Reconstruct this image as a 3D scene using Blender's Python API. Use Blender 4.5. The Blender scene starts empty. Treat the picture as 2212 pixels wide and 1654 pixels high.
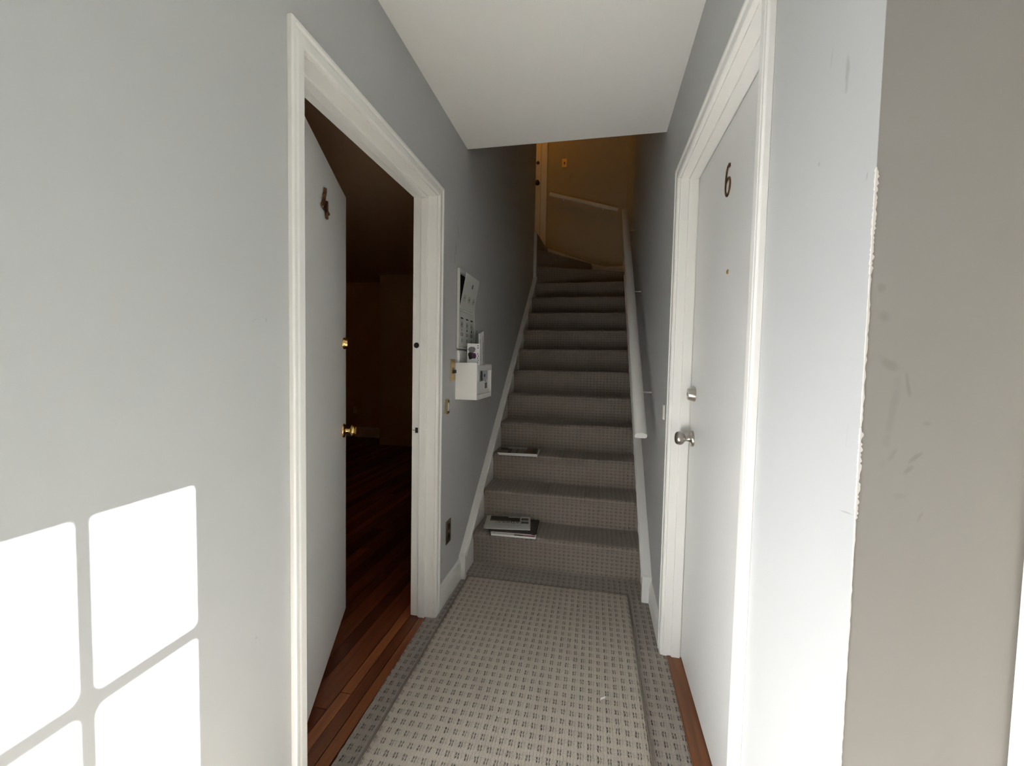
import bpy, math, random
from mathutils import Matrix, Vector
import numpy as np

random.seed(7)
sc = bpy.context.scene
COL = sc.collection

# ------------------------------------------------------------------ camera
cam_d = bpy.data.cameras.new('camera')
cam_d.sensor_fit = 'HORIZONTAL'
cam_d.sensor_width = 36.0
cam_d.lens = 894.76 / 2212.0 * 36.0
cam_d.clip_start = 0.02
cam = bpy.data.objects.new('camera', cam_d)
COL.objects.link(cam)
_F = Vector((-0.19971121, 0.97867225, -0.04812548))
_R = Vector((0.97942984, 0.20083003, 0.01960836))
_U = Vector((-0.0288552, 0.04321952, 0.99864881))
_m = Matrix((_R, _U, -_F)).transposed().to_4x4()
_m.translation = Vector((0.0, 0.0, 1.2704))
cam.matrix_world = _m
sc.camera = cam

# ------------------------------------------------------------------ sky, sun, exposure
SUN_DIR = Vector((-1.295, 0.27, -0.872)).normalized()      # the way the light travels
world = bpy.data.worlds.new('sky')
sc.world = world
world.use_nodes = True
_nt = world.node_tree
_nt.nodes.clear()
_o = _nt.nodes.new('ShaderNodeOutputWorld')
_b = _nt.nodes.new('ShaderNodeBackground')
_b.inputs['Color'].default_value = (0.70, 0.86, 1.0, 1)      # bright hazy sky
_b.inputs['Strength'].default_value = 1.2
_nt.links.new(_b.outputs[0], _o.inputs['Surface'])

sun_d = bpy.data.lights.new('sun', 'SUN')
sun_d.energy = 104.0
sun_d.angle = math.radians(0.53)
sun_d.color = (0.975, 0.985, 1.0)
sun = bpy.data.objects.new('sun', sun_d)
COL.objects.link(sun)
sun.rotation_euler = SUN_DIR.to_track_quat('-Z', 'Y').to_euler()
sun.location = (6, -1, 5)

sc.view_settings.view_transform = 'Standard'
sc.view_settings.look = 'None'
sc.view_settings.gamma = 1.0
sc.view_settings.use_curve_mapping = False
sc.view_settings.exposure = 0.20
sc.cycles.max_bounces = 8
sc.cycles.diffuse_bounces = 6
sc.cycles.glossy_bounces = 3
sc.cycles.caustics_reflective = False
sc.cycles.caustics_refractive = False

# ------------------------------------------------------------------ key sizes (metres)
XL, XR = -0.76, 0.32          # hall wall faces
XLi, XRi = -0.88, 0.44        # their far faces
ZC = 2.485                    # hall ceiling
YC = 2.325                    # where the hall ceiling stops below the stairwell
YB = 5.71                     # end wall of the stairwell
ZU = 5.25                     # stairwell ceiling
YE = 0.582                    # hall corner beside the entry
XE = 0.505                    # outside wall of the entry
YF = -1.30                    # wall behind the viewer
L0, L1 = 0.96, 1.884          # door 4 opening between casings
R0, R1 = 0.964, 1.868         # door 6 opening
ZD = 2.055                    # opening height
RISE, RUN, NOSE0 = 0.2013, 0.2412, 2.466
SXL, SXR = -0.7365, 0.287     # carpeted stair width
YP = 4.87                     # far end of the left stair wall


# ------------------------------------------------------------------ materials
def srgb(r, g, b):
    f = lambda c: (c / 255 / 12.92) if c <= 10 else ((c / 255 + 0.055) / 1.055) ** 2.4
    return (f(r), f(g), f(b), 1.0)


class NT:
    def __init__(s, name):
        s.mat = bpy.data.materials.new(name)
        s.mat.use_nodes = True
        s.t = s.mat.node_tree
        s.t.nodes.clear()
        s.out = s.t.nodes.new('ShaderNodeOutputMaterial')
        s.bsdf = s.t.nodes.new('ShaderNodeBsdfPrincipled')
        s.t.links.new(s.bsdf.outputs[0], s.out.inputs[0])

    def n(s, typ, **kw):
        nd = s.t.nodes.new(typ)
        for k, v in kw.items():
            setattr(nd, k, v)
        return nd

    def put(s, sock, v):
        if hasattr(v, 'is_linked') or hasattr(v, 'links'):
            s.t.links.new(v, sock)
        else:
            sock.default_value = v

    def m(s, op, a, b=0.0, c=0.0):
        nd = s.n('ShaderNodeMath', operation=op)
        for i, v in enumerate((a, b, c)):
            if i < len(nd.inputs):
                s.put(nd.inputs[i], v)
        return nd.outputs[0]

    def step(s, lo, hi, x):
        nd = s.n('ShaderNodeMapRange', interpolation_type='SMOOTHSTEP')
        s.put(nd.inputs[0], x)
        nd.inputs[1].default_value = lo
        nd.inputs[2].default_value = hi
        return nd.outputs[0]

    def mix(s, fac, a, b):
        nd = s.n('ShaderNodeMix', data_type='RGBA')
        s.put(nd.inputs[0], fac)
        s.put(nd.inputs[6], a)
        s.put(nd.inputs[7], b)
        return nd.outputs[2]

    def coord(s, kind='Object'):
        return s.n('ShaderNodeTexCoord').outputs[kind]

    def noise(s, vec, scale, detail=2.0, rough=0.5):
        nd = s.n('ShaderNodeTexNoise')
        s.put(nd.inputs['Vector'], vec)
        nd.inputs['Scale'].default_value = scale
        nd.inputs['Detail'].default_value = detail
        nd.inputs['Roughness'].default_value = rough
        return nd.outputs[0]

    def mapping(s, vec, loc=(0, 0, 0), rot=(0, 0, 0), scale=(1, 1, 1)):
        nd = s.n('ShaderNodeMapping')
        s.put(nd.inputs[0], vec)
        nd.inputs[1].default_value = loc
        nd.inputs[2].default_value = rot
        nd.inputs[3].default_value = scale
        return nd.outputs[0]

    def bump(s, h, strength=0.3, dist=0.002):
        nd = s.n('ShaderNodeBump')
        nd.inputs['Strength'].default_value = strength
        nd.inputs['Distance'].default_value = dist
        s.put(nd.inputs['Height'], h)
        s.t.links.new(nd.outputs[0], s.bsdf.inputs['Normal'])

    def base(s, col, rough=0.6, metal=0.0, spec=0.5):
        s.put(s.bsdf.inputs['Base Color'], col)
        s.put(s.bsdf.inputs['Roughness'], rough)
        s.bsdf.inputs['Metallic'].default_value = metal
        s.bsdf.inputs['Specular IOR Level'].default_value = spec


def plain(name, col, rough=0.5, metal=0.0, spec=0.5):
    n = NT(name)
    n.base(col, rough, metal, spec)
    return n.mat


def painted(name, col, rough=0.55, scale=420.0, strength=0.12, dist=0.0006, mottle=0.04, stains=(), spec=0.35):
    """roller-painted surface; stains = (centre, (ry, rz) or (rx, rz), plane axes, angle, strength)"""
    n = NT(name)
    v = n.coord()
    big = n.noise(v, 2.3, 3)
    dark = tuple(c * (1 - mottle) for c in col[:3]) + (1,)
    lite = tuple(min(1, c * (1 + mottle)) for c in col[:3]) + (1,)
    c = n.mix(big, dark, lite)
    for (cx, cz), (ra, rb), ax, ang, st in stains:
        sep = n.n('ShaderNodeSeparateXYZ')
        n.put(sep.inputs[0], v)
        a = n.m('SUBTRACT', sep.outputs[ax], cx)
        b = n.m('SUBTRACT', sep.outputs[2], cz)
        ca, sa = math.cos(ang), math.sin(ang)
        p = n.m('ADD', n.m('MULTIPLY', a, ca), n.m('MULTIPLY', b, sa))
        q = n.m('SUBTRACT', n.m('MULTIPLY', b, ca), n.m('MULTIPLY', a, sa))
        d = n.m('SQRT', n.m('ADD', n.m('POWER', n.m('DIVIDE', p, ra), 2), n.m('POWER', n.m('DIVIDE', q, rb), 2)))
        rag = n.noise(v, 60, 3)
        d = n.m('ADD', d, n.m('MULTIPLY', n.m('SUBTRACT', rag, 0.5), 1.5))
        f = n.m('MULTIPLY', n.m('SUBTRACT', 1.0, n.step(0.25, 1.1, d)), st * 0.75)
        c = n.mix(f, c, (0.16, 0.155, 0.14, 1))
    n.base(c, rough, 0, spec)
    h = n.noise(v, scale, 2)
    n.bump(h, strength, dist)
    return n.mat


WALLC = (0.505, 0.512, 0.513, 1)
m_wall_l = painted('wall_paint_left', WALLC, stains=[
    ((2.18, 1.985), (0.012, 0.05), 1, 0.2, 0.35), ((2.15, 1.88), (0.014, 0.05), 1, -0.1, 0.4),
    ((2.13, 1.82), (0.010, 0.05), 1, 0.1, 0.3), ((0.838, 1.361), (0.004, 0.006), 1, 0, 0.3),
    ((0.805, 1.357), (0.010, 0.0015), 1, 0.5, 0.3), ((0.80, 0.62), (0.004, 0.006), 1, 0, 0.35)])
m_wall_r = painted('wall_paint_right', WALLC, stains=[
    ((0.657, 1.675), (0.006, 0.03), 1, 0.0, 0.4), ((0.72, 1.58), (0.004, 0.004), 1, 0, 0.35),
    ((0.70, 1.72), (0.003, 0.02), 1, 0.1, 0.2), ((0.60, 1.087), (0.022, 0.0014), 1, -0.15, 0.5),
    ((0.60, 1.51), (0.002, 0.006), 1, 0.1, 0.35), ((0.61, 1.18), (0.002, 0.02), 1, 0.05, 0.15)])
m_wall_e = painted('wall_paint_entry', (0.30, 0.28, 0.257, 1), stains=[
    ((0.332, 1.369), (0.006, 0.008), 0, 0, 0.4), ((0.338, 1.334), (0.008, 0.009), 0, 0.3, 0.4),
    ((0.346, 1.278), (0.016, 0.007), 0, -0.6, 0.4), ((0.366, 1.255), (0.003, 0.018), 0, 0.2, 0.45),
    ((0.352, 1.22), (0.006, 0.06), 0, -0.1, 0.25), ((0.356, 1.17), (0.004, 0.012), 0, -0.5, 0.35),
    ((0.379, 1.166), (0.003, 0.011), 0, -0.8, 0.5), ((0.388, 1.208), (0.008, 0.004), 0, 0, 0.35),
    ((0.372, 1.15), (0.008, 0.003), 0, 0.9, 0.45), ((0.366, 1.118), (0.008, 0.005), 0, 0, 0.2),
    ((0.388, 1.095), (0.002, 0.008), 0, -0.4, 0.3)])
m_wall = painted('wall_paint', WALLC)
m_ceil = painted('ceiling_paint', (0.87, 0.865, 0.84, 1), 0.8, 260, 0.35, 0.0015, 0.02)
m_room = painted('tan_room_paint', (0.55, 0.40, 0.25, 1), 0.7)
m_trim = painted('white_gloss_trim', (0.86, 0.85, 0.82, 1), 0.33, 90, 0.06, 0.001, 0.015, spec=0.5)
m_door = painted('grey_white_door_paint', (0.76, 0.76, 0.745, 1), 0.38, 300, 0.10, 0.0005, 0.02, spec=0.5)
m_chip = plain('bare_plaster', (0.80, 0.76, 0.70, 1), 0.8)
m_black = plain('black_gap', (0.006, 0.006, 0.006, 1), 0.7)
m_brass = plain('polished_brass', (0.83, 0.56, 0.20, 1), 0.16, 1.0)
m_brassd = plain('dull_brass', (0.55, 0.40, 0.20, 1), 0.34, 1.0)
m_nickel = plain('satin_nickel', (0.50, 0.47, 0.43, 1), 0.28, 1.0)
m_copper = plain('aged_copper', (0.22, 0.115, 0.065, 1), 0.30, 1.0)
m_bronze = plain('dark_bronze', (0.20, 0.145, 0.085, 1), 0.28, 1.0)
m_brown = plain('brown_plastic', (0.035, 0.022, 0.014, 1), 0.35)
m_white = plain('white_plastic', (0.82, 0.82, 0.80, 1), 0.4)
m_paper = plain('white_paper', (0.80, 0.80, 0.79, 1), 0.8, 0, 0.2)
m_paperg = plain('grey_newsprint', (0.56, 0.55, 0.52, 1), 0.85, 0, 0.2)
m_ink = plain('black_ink', (0.012, 0.012, 0.014, 1), 0.6)
m_greyink = plain('grey_ink', (0.16, 0.16, 0.17, 1), 0.7)
m_red = plain('dark_red_print', (0.22, 0.012, 0.025, 1), 0.4)
m_blue = plain('blue_print', (0.02, 0.06, 0.35, 1), 0.5)
m_purple = plain('plum_print', (0.10, 0.03, 0.08, 1), 0.5)
m_teal = plain('dark_teal_print', (0.035, 0.07, 0.065, 1), 0.5)
m_rust = plain('rust_print', (0.16, 0.08, 0.03, 1), 0.4)
m_lilac = plain('lilac_print', (0.33, 0.27, 0.28, 1), 0.5)
m_tan = plain('tan_print', (0.28, 0.23, 0.17, 1), 0.5)
m_dark = plain('dark_print', (0.02, 0.017, 0.015, 1), 0.35)
m_olive = plain('olive_photo_print', (0.04, 0.035, 0.022, 1), 0.5)
m_outside = plain('outside_paving', (0.10, 0.11, 0.09, 1), 0.9)


def carpet(name, light, mid, dark, pu=0.0320, pv=0.0400, w0=0.16, w1=0.80):
    n = NT(name)
    uv = n.coord('UV')
    wob = n.n('ShaderNodeTexNoise')
    n.put(wob.inputs['Vector'], uv)
    wob.inputs['Scale'].default_value = 70
    wob.inputs['Detail'].default_value = 2
    w = n.n('ShaderNodeVectorMath', operation='MULTIPLY_ADD')
    n.put(w.inputs[0], wob.outputs['Color'])
    w.inputs[1].default_value = (0.0075, 0.0105, 0)
    n.put(w.inputs[2], uv)
    sep = n.n('ShaderNodeSeparateXYZ')
    n.put(sep.inputs[0], w.outputs[0])
    u = n.m('DIVIDE', sep.outputs[0], pu)
    v = n.m('DIVIDE', sep.outputs[1], pv)
    fu, fv = n.m('FRACT', u), n.m('FRACT', v)
    cell = n.n('ShaderNodeCombineXYZ')
    n.put(cell.inputs[0], n.m('FLOOR', u))
    n.put(cell.inputs[1], n.m('FLOOR', v))
    wn = n.n('ShaderNodeTexWhiteNoise', noise_dimensions='2D')
    n.put(wn.inputs['Vector'], cell.outputs[0])
    jit = wn.outputs['Value']

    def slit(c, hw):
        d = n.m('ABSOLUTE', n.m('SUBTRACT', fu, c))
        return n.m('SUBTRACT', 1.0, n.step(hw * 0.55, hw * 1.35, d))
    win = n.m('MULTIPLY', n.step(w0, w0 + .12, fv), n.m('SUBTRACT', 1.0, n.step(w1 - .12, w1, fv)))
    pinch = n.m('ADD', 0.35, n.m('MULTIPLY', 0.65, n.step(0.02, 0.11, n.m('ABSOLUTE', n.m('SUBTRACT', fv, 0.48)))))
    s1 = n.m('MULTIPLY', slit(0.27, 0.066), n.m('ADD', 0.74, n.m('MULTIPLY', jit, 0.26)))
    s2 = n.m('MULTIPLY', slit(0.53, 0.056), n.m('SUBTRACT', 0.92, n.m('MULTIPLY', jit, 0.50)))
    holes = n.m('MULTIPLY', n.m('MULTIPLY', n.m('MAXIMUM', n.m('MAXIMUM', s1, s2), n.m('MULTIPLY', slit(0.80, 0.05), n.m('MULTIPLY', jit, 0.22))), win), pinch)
    fleck = n.noise(uv, 260, 3, 0.6)
    tone = n.noise(uv, 9, 3)
    rows = n.m('SUBTRACT', 1.0, win)
    c0 = n.mix(n.step(0.34, 0.68, fleck), mid, light)
    c0 = n.mix(n.m('MULTIPLY', rows, 0.35), c0, light)
    glint = n.noise(uv, 420, 2, 0.5)
    c0 = n.mix(n.m('MULTIPLY', n.step(0.60, 0.74, glint), n.m('MULTIPLY', win, 0.8)), c0, tuple(min(1, q * 1.45) for q in light[:3]) + (1,))
    c0 = n.mix(n.m('MULTIPLY', n.m('SUBTRACT', tone, 0.5), 0.7), c0, (0.30, 0.23, 0.22, 1))
    col = n.mix(holes, c0, dark)  # dark yarn and the shade of the gaps, both painted into base colour
    n.base(col, 0.95, 0, 0.1)
    n.bsdf.inputs['Sheen Weight'].default_value = 0.15
    rib = n.m('MULTIPLY', n.m('SINE', n.m('MULTIPLY', fu, 6.28318 * 3)), 0.10)
    h = n.m('ADD', n.m('SUBTRACT', n.m('ADD', n.m('MULTIPLY', fleck, 0.55), rib), n.m('MULTIPLY', holes, 1.2)), n.m('MULTIPLY', rows, -0.15))
    n.bump(h, 1.0, 0.005)
    return n.mat


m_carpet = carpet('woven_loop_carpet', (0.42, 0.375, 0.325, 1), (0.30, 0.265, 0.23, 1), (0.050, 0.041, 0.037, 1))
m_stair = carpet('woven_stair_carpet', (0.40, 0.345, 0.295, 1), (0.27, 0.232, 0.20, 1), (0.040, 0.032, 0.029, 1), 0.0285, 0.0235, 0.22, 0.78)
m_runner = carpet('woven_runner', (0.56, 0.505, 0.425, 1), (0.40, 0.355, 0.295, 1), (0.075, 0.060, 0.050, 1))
m_binding = plain('taupe_binding', (0.20, 0.175, 0.145, 1), 0.9, 0, 0.1)


def wood(name, a, b, c, axis=1):
    n = NT(name)
    v = n.coord()
    oi = n.n('ShaderNodeObjectInfo')
    tint = n.n('ShaderNodeMix', data_type='RGBA', blend_type='MULTIPLY')
    tint.inputs[0].default_value = 1.0
    ramp = n.n('ShaderNodeValToRGB')
    ramp.color_ramp.elements[0].color = a
    ramp.color_ramp.elements[1].color = c
    e = ramp.color_ramp.elements.new(0.5)
    e.color = b
    n.put(ramp.inputs[0], oi.outputs['Random'])
    n.put(tint.inputs[6], ramp.outputs[0])
    n.put(tint.inputs[7], oi.outputs['Color'])
    sc_ = (55, 3.0, 55) if axis == 1 else (3, 55, 55)
    off = n.n('ShaderNodeVectorMath', operation='ADD')
    n.put(off.inputs[0], n.mapping(v, scale=sc_))
    n.put(off.inputs[1], n.m('MULTIPLY', oi.outputs['Random'], 90.0))
    g = n.noise(off.outputs[0], 1.0, 5, 0.6)
    f = n.step(0.35, 0.75, g)
    col = n.mix(n.m('MULTIPLY', f, 0.45), tint.outputs[2], (0.045, 0.014, 0.006, 1))
    n.base(col, 0.32, 0, 0.5)
    n.bump(g, 0.15, 0.0006)
    return n.mat


m_plank = wood('reddish_fir_plank', (0.16, 0.050, 0.022, 1), (0.21, 0.068, 0.027, 1), (0.27, 0.090, 0.034, 1))
m_thresh = wood('oak_threshold', (0.22, 0.075, 0.024, 1), (0.22, 0.075, 0.024, 1), (0.22, 0.075, 0.024, 1))


def glass_mat():
    n = NT('thin_window_glass')
    n.t.nodes.remove(n.bsdf)
    tr = n.n('ShaderNodeBsdfTransparent')
    gl = n.n('ShaderNodeBsdfGlossy')
    gl.inputs['Roughness'].default_value = 0.02
    fr = n.n('ShaderNodeFresnel')
    fr.inputs[0].default_value = 1.45
    mx = n.n('ShaderNodeMixShader')
    n.t.links.new(fr.outputs[0], mx.inputs[0])
    n.t.links.new(tr.outputs[0], mx.inputs[1])
    n.t.links.new(gl.outputs[0], mx.inputs[2])
    n.t.links.new(mx.outputs[0], n.out.inputs[0])
    return n.mat


m_glass = glass_mat()


def emit(name, col, st):
    n = NT(name)
    n.base((0.8, 0.7, 0.5, 1), 0.5)
    n.bsdf.inputs['Emission Color'].default_value = col
    n.bsdf.inputs['Emission Strength'].default_value = st
    return n.mat


# ------------------------------------------------------------------ mesh builder
class MB:
    def __init__(s):
        s.v, s.f, s.uv = [], [], []

    def add(s, vs, fs, uvs=None):
        o = len(s.v)
        s.v += [tuple(p) for p in vs]
        s.f += [tuple(i + o for i in f) for f in fs]
        s.uv += uvs if uvs else [None] * len(fs)
        return s

    def box(s, x0, x1, y0, y1, z0, z1):
        vs = [(x, y, z) for z in (z0, z1) for y in (y0, y1) for x in (x0, x1)]
        fs = [(0, 2, 3, 1), (4, 5, 7, 6), (0, 1, 5, 4), (2, 6, 7, 3), (0, 4, 6, 2), (1, 3, 7, 5)]
        return s.add(vs, fs)

    def prism(s, poly, axis, a, b):
        """poly: 2-D points; axis x: (y,z), y: (x,z), z: (x,y)"""
        def P(p, t):
            return {'x': (t, p[0], p[1]), 'y': (p[0], t, p[1]), 'z': (p[0], p[1], t)}[axis]
        n = len(poly)
        area = sum(poly[i][0] * poly[(i + 1) % n][1] - poly[(i + 1) % n][0] * poly[i][1] for i in range(n))
        if (area < 0) != (axis == 'y'):
            poly = poly[::-1]
        if a > b:
            a, b = b, a
        vs = [P(p, a) for p in poly] + [P(p, b) for p in poly]
        fs = [tuple(range(n - 1, -1, -1)), tuple(range(n, 2 * n))]
        fs += [(i, (i + 1) % n, n + (i + 1) % n, n + i) for i in range(n)]
        return s.add(vs, fs)

    def lathe(s, prof, n=24, mat=None):
        """profile (r, h) turned about local +Z, then moved by mat"""
        vs, fs = [], []
        for r, h in prof:
            for k in range(n):
                a = 2 * math.pi * k / n
                vs.append((r * math.cos(a), r * math.sin(a), h))
        for i in range(len(prof) - 1):
            for k in range(n):
                k2 = (k + 1) % n
                fs.append((i * n + k, i * n + k2, (i + 1) * n + k2, (i + 1) * n + k))
        fs.append(tuple(range(n - 1, -1, -1)))
        fs.append(tuple(range((len(prof) - 1) * n, len(prof) * n)))
        if mat is not None:
            vs = [tuple(mat @ Vector(p)) for p in vs]
        return s.add(vs, fs)

    def ribbon(s, path, hw, x0, x1, closed=False):
        """flat bar that follows a path in the (y, z) plane, from depth x0 to x1 with bevelled front"""
        n = len(path)
        rings = []
        for i, (y, z) in enumerate(path):
            a = path[(i - 1) % n] if (closed or i) else path[0]
            b = path[(i + 1) % n] if (closed or i < n - 1) else path[-1]
            t = Vector((b[0] - a[0], b[1] - a[1])).normalized()
            nn = Vector((-t.y, t.x))
            xm = x0 + (x1 - x0) * 0.6
            rings.append([(x0, y - nn.x * hw, z - nn.y * hw), (xm, y - nn.x * hw, z - nn.y * hw),
                          (x1, y - nn.x * hw * .5, z - nn.y * hw * .5), (x1, y + nn.x * hw * .5, z + nn.y * hw * .5),
                          (xm, y + nn.x * hw, z + nn.y * hw), (x0, y + nn.x * hw, z + nn.y * hw)])
        vs = [p for r in rings for p in r]
        fs = []
        m = len(rings[0])
        for i in range(n if closed else n - 1):
            j = (i + 1) % n
            for k in range(m):
                k2 = (k + 1) % m
                fs.append((i * m + k, i * m + k2, j * m + k2, j * m + k))
        if not closed:
            fs += [tuple(range(m)), tuple(range((n - 1) * m + m - 1, (n - 1) * m - 1, -1))]
        return s.add(vs, fs)

    def build(s, name, mat, parent=None, smooth=False, bevel=0.0, segs=2, uvproj=False, kind=None):
        me = bpy.data.meshes.new(name)
        me.from_pydata(s.v, [], s.f)
        if uvproj:
            uvl = me.uv_layers.new(name='UVMap')
            for poly in me.polygons:
                given = s.uv[poly.index]
                nx, ny, nz = (abs(c) for c in poly.normal)
                for j, li in enumerate(poly.loop_indices):
                    co = me.vertices[me.loops[li].vertex_index].co
                    if given:
                        uvl.data[li].uv = given[j]
                    elif nz >= max(nx, ny):
                        uvl.data[li].uv = (co.x, co.y)
                    elif ny >= nx:
                        uvl.data[li].uv = (co.x, co.z)
                    else:
                        uvl.data[li].uv = (co.y, co.z)
        me.materials.append(mat)
        if smooth:
            me.polygons.foreach_set('use_smooth', [True] * len(me.polygons))
            me.set_sharp_from_angle(angle=math.radians(42))
        me.update()
        o = bpy.data.objects.new(name, me)
        COL.objects.link(o)
        if parent is not None:
            o.parent = parent
        if bevel:
            b = o.modifiers.new('bevel', 'BEVEL')
            b.width = bevel
            b.segments = segs
            b.limit_method = 'ANGLE'
        if kind:
            o['kind'] = kind
        return o


def fixnormals(o):
    import bmesh
    bm = bmesh.new()
    bm.from_mesh(o.data)
    bmesh.ops.recalc_face_normals(bm, faces=bm.faces)
    bm.to_mesh(o.data)
    bm.free()
    return o


def tag(o, label, cat, group=None, kind=None):
    o['label'] = label
    o['category'] = cat
    if group:
        o['group'] = group
    if kind:
        o['kind'] = kind
    return o


def empty(name, loc=(0, 0, 0), rz=0.0):
    o = bpy.data.objects.new(name, None)
    o.empty_display_size = 0.05
    o.location = loc
    o.rotation_euler = (0, 0, rz)
    COL.objects.link(o)
    return o


def struct(name, mb, mat, label, cat, **kw):
    o = mb.build(name, mat, **kw)
    return tag(o, label, cat, kind='structure')


def axis_x(y, z, x=0.0, sign=1):
    """matrix that sends the lathe axis +Z to +-X at a point"""
    return Matrix.Translation((x, y, z)) @ Matrix.Rotation(sign * math.pi / 2, 4, 'Y')


def axis_y(x, z, y=0.0, sign=1):
    return Matrix.Translation((x, y, z)) @ Matrix.Rotation(-sign * math.pi / 2, 4, 'X')


def text_mesh(body, size):
    cu = bpy.data.curves.new('lettering', 'FONT')
    cu.body = body
    cu.size = size
    cu.extrude = 0.0
    cu.align_x = 'CENTER'
    ob = bpy.data.objects.new('lettering', cu)
    COL.objects.link(ob)
    dg = bpy.context.evaluated_depsgraph_get()
    me = bpy.data.meshes.new_from_object(ob.evaluated_get(dg))
    bpy.data.objects.remove(ob)
    bpy.data.curves.remove(cu)
    me.materials.clear()
    return me


# ------------------------------------------------------------------ the setting: walls, ceilings, floors
struct('wall_left', MB().prism([(YF - .12, -.04), (L0 - .018, -.04), (L0 - .018, ZD + .018), (L1 + .018, ZD + .018), (L1 + .018, -.04),
                                (YP, -.04), (YP, ZU), (YF - .12, ZU)], 'x', XLi, XL), m_wall_l,
       'pale grey painted hall wall on the left with the open doorway', 'wall')
wr = struct('wall_right', MB().prism([(YE + .0006, -.04), (R0 - .018, -.04), (R0 - .018, ZD + .018), (R1 + .018, ZD + .018), (R1 + .018, -.04),
                                      (YB, -.04), (YB, ZU), (YE + .0006, ZU)], 'x', XR, XRi), m_wall_r,
            'pale grey painted hall wall on the right around the closed door', 'wall')
struct('wall_back', MB().box(-3.2, XRi, YB, YB + .12, -.04, ZU), painted('wall_paint_lamp_cast', (0.50, 0.43, 0.32, 1)), 'end wall above the turning stairs', 'wall')  # warm cast of the landing lamp painted into the base colour
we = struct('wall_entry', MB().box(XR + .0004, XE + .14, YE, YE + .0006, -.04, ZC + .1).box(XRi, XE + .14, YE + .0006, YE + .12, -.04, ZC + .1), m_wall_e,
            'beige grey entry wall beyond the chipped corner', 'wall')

# chipped plaster along the outside corner
def jag(z0, z1, wmax, n, seed):
    rnd = random.Random(seed)
    mb = MB()
    L, Rr = [], []
    for i in range(n + 1):
        z = z0 + (z1 - z0) * i / n
        e = 0.12 if i in (0, n) else 1
        L.append((rnd.uniform(.15, 1) * wmax * e, z))
        Rr.append((rnd.uniform(.15, 1) * wmax * e, z))
    t = .0007
    for i in range(n):
        (a, za), (b, zb) = L[i], L[i + 1]
        (c, _), (d, _) = Rr[i], Rr[i + 1]
        mb.add([(XR - t, YE - t, za), (XR - t, YE + a, za), (XR - t, YE + b, zb), (XR - t, YE - t, zb)], [(0, 1, 2, 3)])
        mb.add([(XR - t, YE - t, za), (XR + c, YE - t, za), (XR + d, YE - t, zb), (XR - t, YE - t, zb)], [(3, 2, 1, 0)])
    return mb
jag(1.385, 1.512, .0032, 46, 1).build('chipped_plaster', m_chip, wr)
jag(1.2005, 1.385, .0018, 36, 2).build('chipped_plaster', m_chip, wr)
jag(1.085, 1.200, .0032, 44, 3).build('chipped_plaster', m_chip, wr)
jag(0.70, 1.085, .0011, 60, 4).build('chipped_plaster', m_chip, wr)

# entry shell around the viewer: outside wall with the glazed front door, wall behind
FD0, FD1 = -0.45, 0.508       # front door leaf
struct('wall_outside', MB().prism([(YF - .12, -.04), (FD0 - .02, -.04), (FD0 - .02, 2.075), (FD1 + .02, 2.075), (FD1 + .02, -.04), (YE, -.04),
                                   (YE, ZC + .1), (YF - .12, ZC + .1)], 'x', XE, XE + .14), m_wall, 'entry wall holding the glazed front door', 'wall')
struct('wall_front', MB().box(XLi, XE + .14, YF - .12, YF, -.04, ZC + .1), m_wall, 'wall behind the viewer at the entry', 'wall')
struct('ceiling', MB().box(XLi, XE + .14, YF - .12, YC, ZC, ZC + .10), m_ceil, 'white textured hall ceiling ending at the stairwell', 'ceiling')
struct('wall_header', MB().box(XL, XR, YC - .12, YC, ZC + .1, ZU), m_wall, 'wall above the edge of the hall ceiling', 'wall')
struct('ceiling_stairwell', MB().box(-3.2, XRi, YC - .12, YB + .12, ZU, ZU + .1), m_ceil, 'ceiling over the stairwell and upper landing', 'ceiling')
struct('wall_landing', MB().box(-3.2, XLi, YP - .12, YP, 2.62, ZU).box(-3.2, -3.08, YP, YB, 2.62, ZU), m_wall, 'walls of the upper landing around the turn of the stairs', 'wall')
struct('floor', MB().prism([(XLi, YF), (XE + .14, YF), (XE + .14, YE + .12), (XRi, YE + .12), (XRi, 2.52), (XL, 2.52), (XL, L1 + .02), (-.80, L1 + .02), (-.80, L0 - .02), (XLi, L0 - .02)], 'z', -.10, -.018),
       plain('sub_floor_boards', (0.20, 0.13, 0.08, 1), .8), 'bare hall floor under the carpet', 'floor')

# dark room behind door 4
struct('wall_room_far', MB().box(-5.0, XLi, 6.2, 6.3, -.04, 2.54), m_room, 'far wall of the dark room', 'wall')
struct('wall_room_left', MB().box(-5.1, -5.0, -.6, 6.3, -.04, 2.54), m_room, 'left wall of the dark room', 'wall')
struct('wall_room_near', MB().box(-5.0, XLi, -.7, -.6, -.04, 2.54), m_room, 'near wall of the dark room', 'wall')
struct('wall_room_side', MB().prism([(-.6, -.04), (L0 - .09, -.04), (L0 - .09, 2.15), (L1 + .09, 2.15), (L1 + .09, -.04), (6.2, -.04), (6.2, 2.54), (-.6, 2.54)], 'x', XLi - .012, XLi), m_room,
       'tan painted room side of the hall wall', 'wall')
struct('ceiling_room', MB().box(-5.1, XLi, -.7, 6.3, 2.537, 2.60), painted('tan_ceiling_paint', (0.60, 0.46, 0.32, 1), .8), 'ceiling of the dark room', 'ceiling')
fr = struct('floor_room', MB().box(-5.0, -.786, -.6, 6.2, -.10, -.024), plain('dark_joint', (0.02, 0.008, 0.005, 1), .8), 'reddish plank floor of the dark room', 'floor')
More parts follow.
